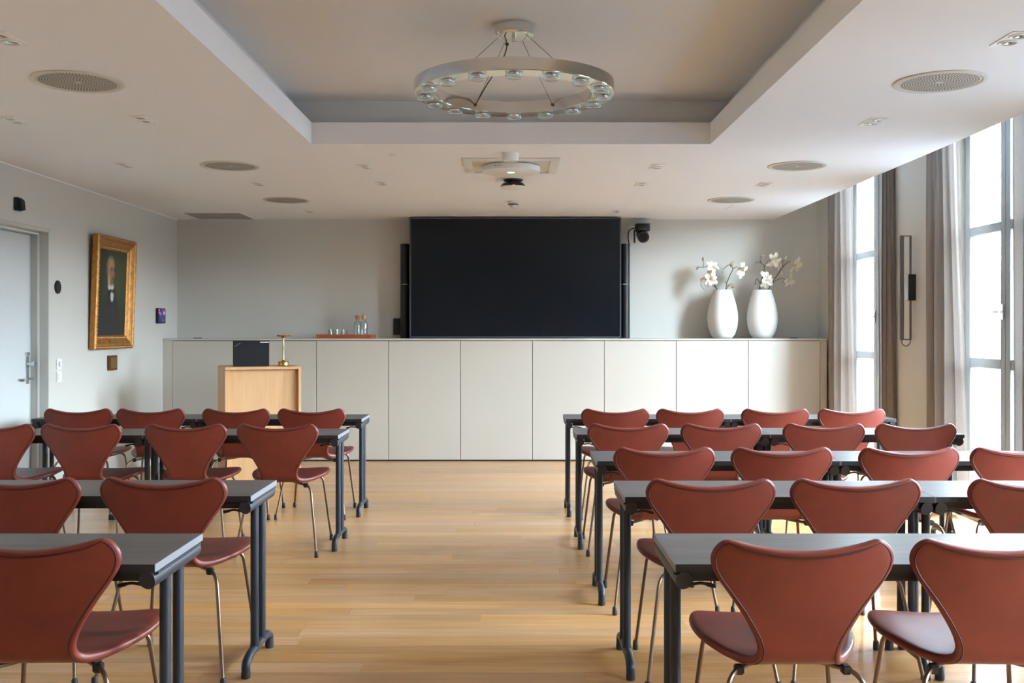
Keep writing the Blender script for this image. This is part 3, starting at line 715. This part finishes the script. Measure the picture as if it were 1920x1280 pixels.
ds = thing('door_sensor', 'small black motion sensor on the wall above the door', 'sensor', (XL, 7.31, 2.285))
MB().box(0, .03, -.045, .045, -.048, .048).build('housing', 'black_plastic', ds, bevel=.006)
MB().prism([(0.03, -.045), (.055, -.04), (.048, .03), (.03, .042)], -.03, .03, 'y').build('hood', 'black_matt', ds, bevel=.003)

# ---------------------------------------------------------------- wall light on the window pier
sc = thing('wall_light', 'tall slim metal wall light on the pier between the two windows', 'wall light', (XR, 8.20, 1.28))
MB().box(-.118, -.088, -.012, .012, 0, .86).build('light_bar', 'sconce_metal', sc, bevel=.003)
MB().box(-.040, -.024, -.008, .008, 0, .86).build('back_bar', 'sconce_metal', sc, bevel=.003)
MB().box(-.112, -.026, -.004, .004, .852, .860).box(-.112, -.026, -.004, .004, 0, .008).build('link_bar', 'sconce_metal', sc)
MB().box(-.062, 0, -.035, .035, .325, .54).build('wall_box', 'black_plastic', sc, bevel=.002)
MB().box(-.066, -.061, -.033, .033, .327, .538).build('cover', 'steel_satin', sc, bevel=.001)
MB().tube(spline([(-.103, 0, .004), (-.100, 0, -.03), (-.070, 0, -.05), (-.038, 0, -.03), (-.033, 0, .004)], 8), .0035, 8).build('cable', 'black_plastic', sc)

# ---------------------------------------------------------------- ceiling fittings
ch = thing('chandelier', 'brushed steel ring chandelier with sixteen glass lenses, hung in the raised ceiling', 'chandelier', (0.002, 4.94, 0))
ZB, ZT, RO, RI = 2.524, 2.582, .495, .385
MB().lathe([(RO, ZB + .002), (RO, ZT), (RO - .012, ZT), (RO - .012, ZB + .002)], 96, close=True).build('outer_band', 'steel_brushed', ch)
MB().lathe([(RI + .012, ZB + .002), (RI + .012, ZT), (RI, ZT), (RI, ZB + .002)], 96, close=True).build('inner_band', 'steel_brushed', ch)
MB().lathe([(RI + .004, ZB - .001), (RO - .004, ZB - .001), (RO - .004, ZB + .008), (RI + .004, ZB + .008)], 96, close=True).build('underside', 'ring_underside', ch)
LENS = MB().lathe([(0, -.026), (.030, -.025), (.038, -.022), (.041, -.017), (.041, -.015), (.037, -.0135), (.041, -.012), (.041, -.003), (.036, 0), (0, 0)], 28).mesh('lens', 'lens_glass')
LRIM = MB().lathe([(.036, -.0150), (.0422, -.0150), (.0422, -.0125), (.036, -.0125)], 28, close=True).mesh('lens_ring', 'steel_satin')
LCAP = MB().lathe([(.0, -.001), (.026, -.001), (.024, -.008), (0, -.009)], 20).mesh('lamp_seat', 'steel_satin')
RM = (RO + RI) / 2
for k in range(16):
    a = 2 * PI * (k + .5) / 16 - PI / 2 + PI / 16
    l_ = obj('lens', LENS, ch, (RM * math.cos(a), RM * math.sin(a), ZB - .0015)); obj('lens_ring', LRIM, l_); obj('lamp_seat', LCAP, l_)
MB().lathe([(0, 2.816), (.090, 2.816), (.098, 2.822), (.098, ZU), (0, ZU)], 48).build('canopy', 'steel_brushed', ch)
MB().lathe([(0, 2.814), (.088, 2.814), (.088, 2.8175), (0, 2.8175)], 48).build('canopy_plate', 'ring_underside', ch)
MB().lathe([(0, 2.790), (.010, 2.792), (.012, 2.816), (0, 2.816)], 16).build('finial', 'steel_satin', ch)
for a in (58, 122, 225, 315):
    ca_, sa_ = math.cos(R(a)), math.sin(R(a))
    MB().tube([(.075 * ca_, .075 * sa_, 2.818), (RI * ca_ * .995, RI * sa_ * .995, ZT - .03)], .0013, 6).build('suspension_wire', 'wire', ch)
    MB().lathe([(0, -.008), (.006, -.006), (.006, .006), (0, .008)], 10, (RI * ca_ * .985, RI * sa_ * .985, ZT - .03)).build('wire_clip', 'wire', ch)
ca_, sa_ = math.cos(R(122)), math.sin(R(122))
MB().tube(spline([(-.05, -.02, 2.82), (-.035, .0, 2.775), (-.06, .08, 2.72), (RI * ca_ * .7, RI * sa_ * .7, 2.63), (RI * ca_ * .98, RI * sa_ * .98, ZT - .025)], 8), .0035, 8).build('power_cord', 'wire', ch)
MB().lathe([(0, -.008), (.009, -.005), (.009, .005), (0, .008)], 12, (-.035, .0, 2.778)).build('cord_grip', 'black_plastic', ch)

# round speaker grilles
def grille_mesh():
    ringm = MB().lathe([(.212, 0), (.214, -.006), (.206, -.010), (.192, -.008), (.188, -.003), (.188, 0)], 64).mesh('outer_ring', 'grille_white')
    plate = MB().lathe([(0, -.006), (.186, -.006), (.186, 0)], 64).mesh('grille_plate', 'grille_white')
    mb = MB()
    for q in range(2, 15):
        r = q * .0122; n = int(2 * PI * r / .0140)
        for k in range(n):
            a = 2 * PI * k / n + q * .35; hr = .0050; cx, cy = r * math.cos(a), r * math.sin(a)
            mb.add([(cx + hr * math.cos(2 * PI * j / 6), cy + hr * math.sin(2 * PI * j / 6), -.0064) for j in range(6)], [tuple(range(6))])
    return ringm, plate, mb.mesh('perforation', 'grille_hole')
GM = grille_mesh()
wh = {(-1, 0): 'left, nearest the viewer', (-1, 1): 'left, middle of three', (-1, 2): 'left, nearest the back wall', (1, 0): 'right, nearest the viewer', (1, 1): 'right, middle of three', (1, 2): 'right, nearest the back wall'}
for sx, xs in ((-1, (-2.10, -2.067, -2.086)), (1, (2.054, 2.07, 2.0))):
    for k, yy in enumerate((4.80, 7.26, 9.16)):
        g = thing('ceiling_speaker', 'round perforated ceiling speaker on the ' + wh[(sx, k)], 'ceiling speaker', (xs[k], yy, ZC), 0, 'round ceiling speakers')
        for nm, m in zip(('outer_ring', 'grille_plate', 'perforation'), GM):
            q = obj(nm, m, g)
            if nm == 'perforation': q['kind'] = 'stuff'
# twin downlights
fm = MB(); a, b = .052, .10
def frame_plate():
    mb = MB(); mb.box(-a, a, -b, b, -.004, 0); return mb.mesh('plate', 'white_plastic', .001, 1)
FP = frame_plate()
SR = MB().lathe([(.040, -.004), (.040, -.008), (.034, -.009), (.030, -.0042), (0, -.0042)], 24).mesh('spot', 'white_plastic')
SL = MB().lathe([(0, -.0046), (.026, -.0046), (.022, -.0075), (0, -.009)], 20).mesh('lens', 'steel_satin')
DL = [(-2.09, 4.096, 'cut by the photo\'s left edge, nearest the viewer'), (-2.857, 5.686, 'by the left edge, second from the left wall\'s near end'), (-2.106, 5.658, 'between the near and middle left speakers'),
      (-2.82, 7.227, 'nearest the left wall, beside the middle left speaker'), (-1.09, 7.274, 'left of the ceiling microphone, the nearer one'), (-1.074, 8.117, 'left of the black sensor, behind the ceiling microphone'),
      (-2.09, 8.147, 'between the middle and far left speakers'), (-2.056, 10.05, 'at the back wall behind the far left speaker'), (2.056, 4.096, 'cut by the photo\'s right edge, nearest the viewer'),
      (2.066, 5.715, 'between the near and middle right speakers'), (1.048, 7.274, 'right of the ceiling microphone, the nearer one'), (1.05, 8.147, 'right of the black sensor, behind the ceiling microphone'),
      (2.054, 8.177, 'between the middle and far right speakers'), (1.04, 10.0, 'above the screen\'s upper right corner')]
for (x, yy, lb) in DL:
    d = thing('twin_downlight', 'recessed white twin spotlight ' + lb, 'downlight', (x, yy, ZC), 0, 'twin downlights in the ceiling')
    obj('plate', FP, d)
    for q in (-.046, .046): s_ = obj('spot', SR, d, (0, q, 0)); obj('lens', SL, s_)
# air vent in the left back corner
av = thing('air_vent', 'square recessed air vent in the ceiling\'s back left corner', 'vent', (-3.09, 10.45, ZC))
mb = MB(); mb.box(-.32, .32, -.32, -.295, -.006, 0).box(-.32, .32, .295, .32, -.006, 0).box(-.32, -.295, -.295, .295, -.006, 0).box(.295, .32, -.295, .295, -.006, 0)
mb.build('frame', 'ceiling_paint', av, bevel=.001)
MB().box(-.295, .295, -.295, .295, -.0025, 0).build('panel', 'vent_panel', av)
sp = thing('sprinkler_head', 'tiny round sprinkler in the ceiling beside the coffer\'s back edge', 'sprinkler', (-.82, 6.79, ZC))
MB().lathe([(0, -.012), (.016, -.012), (.02, -.006), (.038, -.004), (.038, 0), (0, 0)], 24).build('rose', 'white_plastic', sp)
# service hatch line near the window side
tag(MB().box(2.10, 2.11, 9.55, 9.95, ZC - .0012, ZC).build('access_seam', 'grille_white'), 'thin seam line of a hatch in the ceiling above the vases', 'ceiling seam')
# ceiling microphone in its square frame
cf = thing('ceiling_frame', 'square white service frame in the ceiling around the round microphone', 'frame', (-.02, 7.27, ZC))
mb = MB(); A, B = .345, .278
mb.box(-A, A, -A, -B, -.010, 0).box(-A, A, B, A, -.010, 0).box(-A, -B, -B, B, -.010, 0).box(B, A, -B, B, -.010, 0).build('border', 'white_plastic', cf, bevel=.003)
MB().box(-B, B, -B, B, -.002, 0).build('inset_panel', 'grille_white', cf)
cmk = thing('ceiling_microphone', 'white round ceiling microphone disc with a glowing green light', 'microphone', (-.02, 7.27, ZC - .052))
MB().lathe([(0, 0), (.200, .0), (.211, .004), (.212, .010), (.212, .040), (.206, .046), (0, .046)], 64).build('disc', 'white_plastic', cmk, angle=25)
MB().lathe([(0, .046), (.06, .046), (.06, .050), (0, .050)], 24).build('mount', 'white_plastic', cmk)
MB().lathe([(0, -.0015), (.026, -.0012), (.028, .001), (0, .001)], 24, (0, -.02, 0)).build('status_light', 'green_led', cmk)
aa = R(-121)
def on_rim(ang, z): return (.2125 * math.cos(ang), .2125 * math.sin(ang), z)
MB().tube([on_rim(R(-121), .024), (.214 * math.cos(R(-121)), .214 * math.sin(R(-121)), .024)], .005, 12).build('maker_mark', 'vent_panel', cmk)
MB().add([on_rim(R(-118 + k * 1.6), z) for k in range(7) for z in (.022, .026)], [(2*k, 2*k+2, 2*k+3, 2*k+1) for k in range(6)]).build('maker_strip', 'vent_panel', cmk)
mo = thing('ceiling_sensor', 'white cylindrical sensor on the ceiling in front of the round microphone', 'sensor', (-.022, 6.76, ZC))
MB().lathe([(0, -.052), (.050, -.052), (.056, -.046), (.057, 0), (0, 0)], 36).build('body', 'white_plastic', mo)
for k in range(3): MB().lathe([(0, -.056), (.004, -.055), (.005, -.052), (0, -.052)], 10, (-.02 + k * .02, -.036, 0)).build('indicator', 'sticker', mo)
ap = thing('ceiling_loudspeaker_dish', 'small black and white round ceiling device with red light', 'ceiling device', (-.004, 7.93, ZC))
MB().lathe([(0, -.014), (.072, -.014), (.075, -.010), (.075, 0), (0, 0)], 36).build('mounting_plate', 'black_plastic', ap)
MB().lathe([(.026, -.014), (.026, -.032), (0, -.032)], 20).build('neck', 'black_plastic', ap)
MB().lathe([(0, -.030), (.078, -.030), (.084, -.034), (.100, -.056), (.100, -.060), (0, -.060)], 40).build('shell', 'black_plastic', ap)
MB().lathe([(.1005, -.058), (.1005, -.064), (.085, -.073), (.04, -.079), (0, -.080)], 40).build('cover', 'white_plastic', ap)
MB().lathe([(0, -.004), (.006, -.003), (.007, 0), (.006, .004), (0, .005)], 12, (.006, -.0995, -.059)).build('indicator', 'red_led', ap)
sd = thing('smoke_detector', 'cream conical smoke detector on the ceiling above the screen', 'smoke detector', (-.004, 9.28, ZC))
MB().lathe([(0, 0), (.056, 0), (.056, -.012), (.050, -.016), (.048, -.024), (0, -.024)], 32).build('base', 'grille_white', sd)
MB().lathe([(0, -.026), (.046, -.026), (.043, -.032), (.038, -.032), (.036, -.038), (.032, -.038), (.028, -.046), (.016, -.056), (.008, -.064), (0, -.066)], 32).build('cap', 'grille_white', sd)
MB().lathe([(.0445, -.0262), (.0475, -.0262), (.0455, -.0330), (.040, -.0330)], 32, close=True).build('slot', 'black_matt', sd)

# ---------------------------------------------------------------- chairs
CH_ROWS = [  # (y, z, half width, dip) along the shell from the seat's front lip to the top of the back
    (.232, .432, .135, 0), (.228, .440, .170, 0), (.215, .448, .198, 0), (.190, .454, .219, 0), (.150, .4565, .234, 0), (.10, .4555, .241, 0), (.05, .452, .241, 0), (.0, .4475, .234, 0), (-.05, .443, .219, 0),
    (-.10, .4395, .196, 0), (-.145, .438, .168, 0), (-.180, .4405, .145, 0), (-.208, .449, .126, 0), (-.228, .466, .1145, 0), (-.239, .490, .113, 0), (-.247, .520, .122, 0), (-.254, .555, .140, 0),
    (-.261, .595, .164, 0), (-.268, .635, .191, 0), (-.2745, .668, .215, 0), (-.280, .695, .235, .001), (-.285, .718, .2475, .003), (-.2885, .733, .2505, .006), (-.2905, .742, .249, .0085), (-.292, .749, .243, .0145), (-.2935, .756, .232, .0215), (-.295, .7625, .218, .027), (-.296, .767, .200, .032)]
NA = 17
def shell_pt(r, a, rows=CH_ROWS):
    i = min(int(r), len(rows) - 2); f = r - i; A, B = rows[i], rows[i + 1]
    yy, z, w, dip = [A[k] + (B[k] - A[k]) * f for k in range(4)]
    x = a * w; back = min(1, max(0, (z - .46) / .2)) if yy < -.15 else 0
    zz = z + dip * (x / .2) ** 2; y2 = yy + back * .026 * (x / .25) ** 2
    seat = 1 - min(1, max(0, (-.05 - yy) / .12))
    zz += seat * (.012 * (x / .24) ** 2 - .010 * max(0, abs(x / .24) - .7) ** 2 * 8)
    return Vector((x, y2, zz))
def chair_shell():
    rowsv = [[shell_pt(i, -1 + 2 * k / (NA - 1)) for k in range(NA)] for i in range(len(CH_ROWS))]
    me = MB().grid(rowsv).mesh('shell', 'leather')
    o = obj('tmp', me); s = o.modifiers.new('s', 'SOLIDIFY'); s.thickness = .026; s.offset = 0; s.use_even_offset = False
    d = o.modifiers.new('d', 'SUBSURF'); d.levels = 2; d.render_levels = 2
    dg = bpy.context.evaluated_depsgraph_get(); out = bpy.data.meshes.new_from_object(o.evaluated_get(dg)); out.name = 'shell'
    bpy.data.objects.remove(o)
    for p in out.polygons: p.use_smooth = True
    return out
def chair_welt():
    N = len(CH_ROWS) - 1; pts = []
    ins = .015
    def P(r, sgn):
        i = min(int(r), N - 1); f = r - i; w = CH_ROWS[i][2] + (CH_ROWS[i+1][2] - CH_ROWS[i][2]) * f
        a = sgn * (1 - ins / w); p = shell_pt(r, a); d1 = shell_pt(min(r + .2, N), a) - shell_pt(max(r - .2, 0), a); d2 = shell_pt(r, a + .03) - shell_pt(r, a - .03)
        n = d1.cross(d2).normalized()
        if n.y > .2 or n.z > .6: n = -n
        if abs(n.z) > .6 and n.z > 0: n = -n
        return p + n * .0112
    rs = [N - .9 - k * .5 for k in range(int((N - 1.9) / .5))]
    right = [P(r, 1) for r in reversed(rs)]; left = [P(r, -1) for r in rs]
    top = []
    for k in range(1, 16):
        a = (1 - 2 * k / 16) * .92; p = shell_pt(N - .9, a) ; top.append(shell_pt(N, a) + Vector((0, -.0112, -.015)))
    mb = MB(); mb.tube(right + top + left, .0028, 6); return mb.mesh('welt', 'leather_welt')
SHELL = chair_shell(); WELT = chair_welt()
def leg_path(sx, rear):
    if rear: return fillet([(sx * .02, -.045, .421), (sx * .09, -.11, .413), (sx * .185, -.205, .411), (sx * .247, -.315, .018)], .055, 8)
    return fillet([(sx * .02, .035, .430), (sx * .10, .085, .429), (sx * .188, .125, .427), (sx * .232, .185, .018)], .05, 8)
LEGM = {(sx, rr): MB().tube(leg_path(sx, rr), .0074, 10).mesh('leg', 'bronze_tube') for sx in (-1, 1) for rr in (0, 1)}
FOOT = MB().lathe([(0, 0), (.0105, 0), (.0125, .004), (.0115, .034), (.0085, .040), (0, .040)], 14).mesh('foot', 'rubber')
MOUNT = MB().lathe([(0, .412), (.055, .412), (.075, .422), (.075, .430), (0, .430)], 24).mesh('mounting_plate', 'black_plastic')
CLAMP = {}
for sx in (-1, 1):
    CLAMP[(sx, 1)] = MB().box(sx * .150 - .013, sx * .150 + .013, -.186, -.158, .398, .424).mesh('clamp', 'black_plastic', .004)
    CLAMP[(sx, 0)] = MB().box(sx * .145 - .012, sx * .145 + .012, .092, .118, .418, .442).mesh('clamp', 'black_plastic', .004)
def make_chair():
    t = thing('chair', '', 'chair')
    obj('shell', SHELL, t); obj('welt', WELT, t); obj('mounting_plate', MOUNT, t)
    for sx in (-1, 1):
        for rr in (0, 1):
            lg = obj('leg', LEGM[(sx, rr)], t); e = (sx * .247, -.315) if rr else (sx * .232, .185)
            obj('foot', FOOT, lg, (e[0], e[1], 0)); obj('clamp', CLAMP[(sx, rr)], t)
    return t
chair0 = make_chair(); first = [True]
rc = random.Random(5)
ROWN = ['row nearest the screen', 'second row from the screen', 'third row from the screen', 'fourth row from the screen', 'row nearest the viewer']
def place_chair(x, yb, lb, group, rz=None):
    c = chair0 if first[0] else copy_tree(chair0); first[0] = False
    c.location = (x, yb + .262, 0); c.rotation_euler = (0, 0, R(rc.uniform(-2.2, 2.2)) if rz is None else R(rz)); c['label'] = lb; c['group'] = group
nth = ['nearest the aisle', 'second from the aisle', 'third from the aisle', 'fourth from the aisle']
RIGHT = [(7.19, (.731, 1.269, 1.881, 2.43)), (6.05, (.69, 1.251, 1.893, 2.441)), (4.82, (.72, 1.294, 1.904, 2.465)), (3.80, (.752, 1.308, 1.977)), (2.70, (.78, 1.334))]
for k, (yb, xs) in enumerate(RIGHT):
    for j, x in enumerate(xs): place_chair(x, yb, 'rust leather chair right of the aisle, %s, %s' % (ROWN[k], nth[j]), 'rust leather chairs right of the aisle')
LEFT = [(7.20, (-1.454, -2.0, -2.63, -3.15), 'row nearest the screen'), (6.02, (-1.419, -1.986, -2.605, -3.14), 'second row from the screen'), (3.84, (-1.341, -1.90), 'second row from the viewer'), (2.712, (-1.325,), 'row nearest the viewer')]
for k, (yb, xs, rn) in enumerate(LEFT):
    for j, x in enumerate(xs): place_chair(x, yb, 'rust leather chair left of the aisle, %s, %s' % (rn, nth[j]), 'rust leather chairs left of the aisle')

# ---------------------------------------------------------------- tables
TL, TD, TT, TZT = 1.2, .42, .022, .715
def make_table():
    t = thing('folding_table', '', 'table')
    h, d = TL / 2, TD / 2
    MB().box(-h + .002, h - .002, -d + .0015, d - .0015, TZT - TT, TZT).build('tabletop', 'table_laminate', t, bevel=.001, seg=1)
    top = t.children[0]
    MB().box(-h, -h + .0022, -d, d, TZT - TT, TZT - .0005).build('end_band', 'table_edge', top); MB().box(h - .0022, h, -d, d, TZT - TT, TZT - .0005).build('end_band', 'table_edge', top)
    MB().box(-h + .0022, h - .0022, -d, -d + .0016, TZT - TT, TZT - .0005).build('long_band', 'black_edge', top); MB().box(-h + .0022, h - .0022, d - .0016, d, TZT - TT, TZT - .0005).build('long_band', 'black_edge', top)
    for yy in (-d + .022, d - .045):
        MB().box(-h + .05, h - .05, yy, yy + .023, TZT - TT - .030, TZT - TT).build('rail', 'black_plastic', t, bevel=.002)
    for sx in (-1, 1):
        x = sx * (h - .026); zt = TZT - TT - .030
        # top beam: round tube with a flat upper side and slanted ends
        n = 16; vs = []; fs = []
        for (yy, sl) in ((-d + .006, 1), (d - .006, -1)):
            for k in range(n):
                a = 2 * PI * k / n; zz = .026 * math.sin(a); zz2 = min(zz, .024)
                vs.append((x + .023 * math.cos(a), yy + sl * max(0, -zz) * .55, zt + zz2 + .004))
        fs = [tuple(reversed(range(n))), tuple(range(n, 2*n))] + [(k, (k+1) % n, n + (k+1) % n, n + k) for k in range(n)]
        lg = MB().add(vs, fs).build('leg', 'table_steel', t)
        MB().box(x - .027, x + .027, -d + .02, d - .02, TZT - TT - .012, TZT - TT).build('bracket', 'table_steel', lg, bevel=.002)
        for yy in (-.056, .056):
            MB().tube([(x, yy, .064), (x, yy, zt)], .0165, 16).build('post', 'table_steel', lg)
            MB().tube([(x, yy, .078), (x, yy, .092)], .0178, 16).build('weld_collar', 'table_steel', lg)
        MB().tube(fillet([(x, -d + .022, .022), (x, -d + .022, .056), (x, -d + .075, .074), (x, d - .075, .074), (x, d - .022, .056), (x, d - .022, .022)], .022, 4), .0175, 14).build('foot_bar', 'table_steel', lg)
        for yy in (-d + .022, d - .022):
            MB().lathe([(0, 0), (.0172, 0), (.0182, .004), (.0182, .024), (0, .026)], 16, (x, yy, 0)).build('foot_cap', 'rubber', lg)
        xx = x - sx * .05
        MB().tube(fillet([(x - sx*.02, -d + .03, zt - .012), (xx, -d + .03, zt - .006), (xx - sx * .022, -d + .035, zt - .012)], .012), .0045, 8).tube([(xx - sx*.018, -d + .034, zt - .011), (xx - sx * .04, -d + .036, zt - .017)], .006, 8).build('fold_lever', 'black_plastic', lg)
        MB().box(min(x - sx * .03, x - sx * .10), max(x - sx * .03, x - sx * .10), -.05, .05, TZT - TT - .022, TZT - TT).build('hinge', 'black_plastic', lg, bevel=.002)
    return t
table0 = make_table(); firstt = [True]
def place_table(x0, yc, lb, group, rz=0):
    t = table0 if firstt[0] else copy_tree(table0); firstt[0] = False
    t.location = (x0 + TL / 2, yc, 0); t.rotation_euler = (0, 0, R(rz)); t['label'] = lb; t['group'] = group
for k, (yc, x0, n) in enumerate([(7.45, .380, 2), (6.375, .390, 2), (5.12, .411, 2), (4.065, .430, 2), (2.955, .445, 1)]):
    for j in range(n):
        place_table(x0 + j * (TL + .003), yc, 'dark folding table right of the aisle, %s, %s' % (ROWN[k], ['at the aisle', 'at the windows'][j]), 'folding tables right of the aisle')
for k, (yc, x1, n, rn) in enumerate([(7.45, -1.105, 2, 'row nearest the screen'), (6.325, -1.078, 2, 'second row from the screen'), (4.085, -1.022, 1, 'second row from the viewer'), (2.955, -.988, 1, 'row nearest the viewer')]):
    for j in range(n):
        place_table(x1 - TL - j * (TL + .003), yc, 'dark folding table left of the aisle, %s, %s' % (rn, ['at the aisle', 'at the door wall'][j]), 'folding tables left of the aisle')
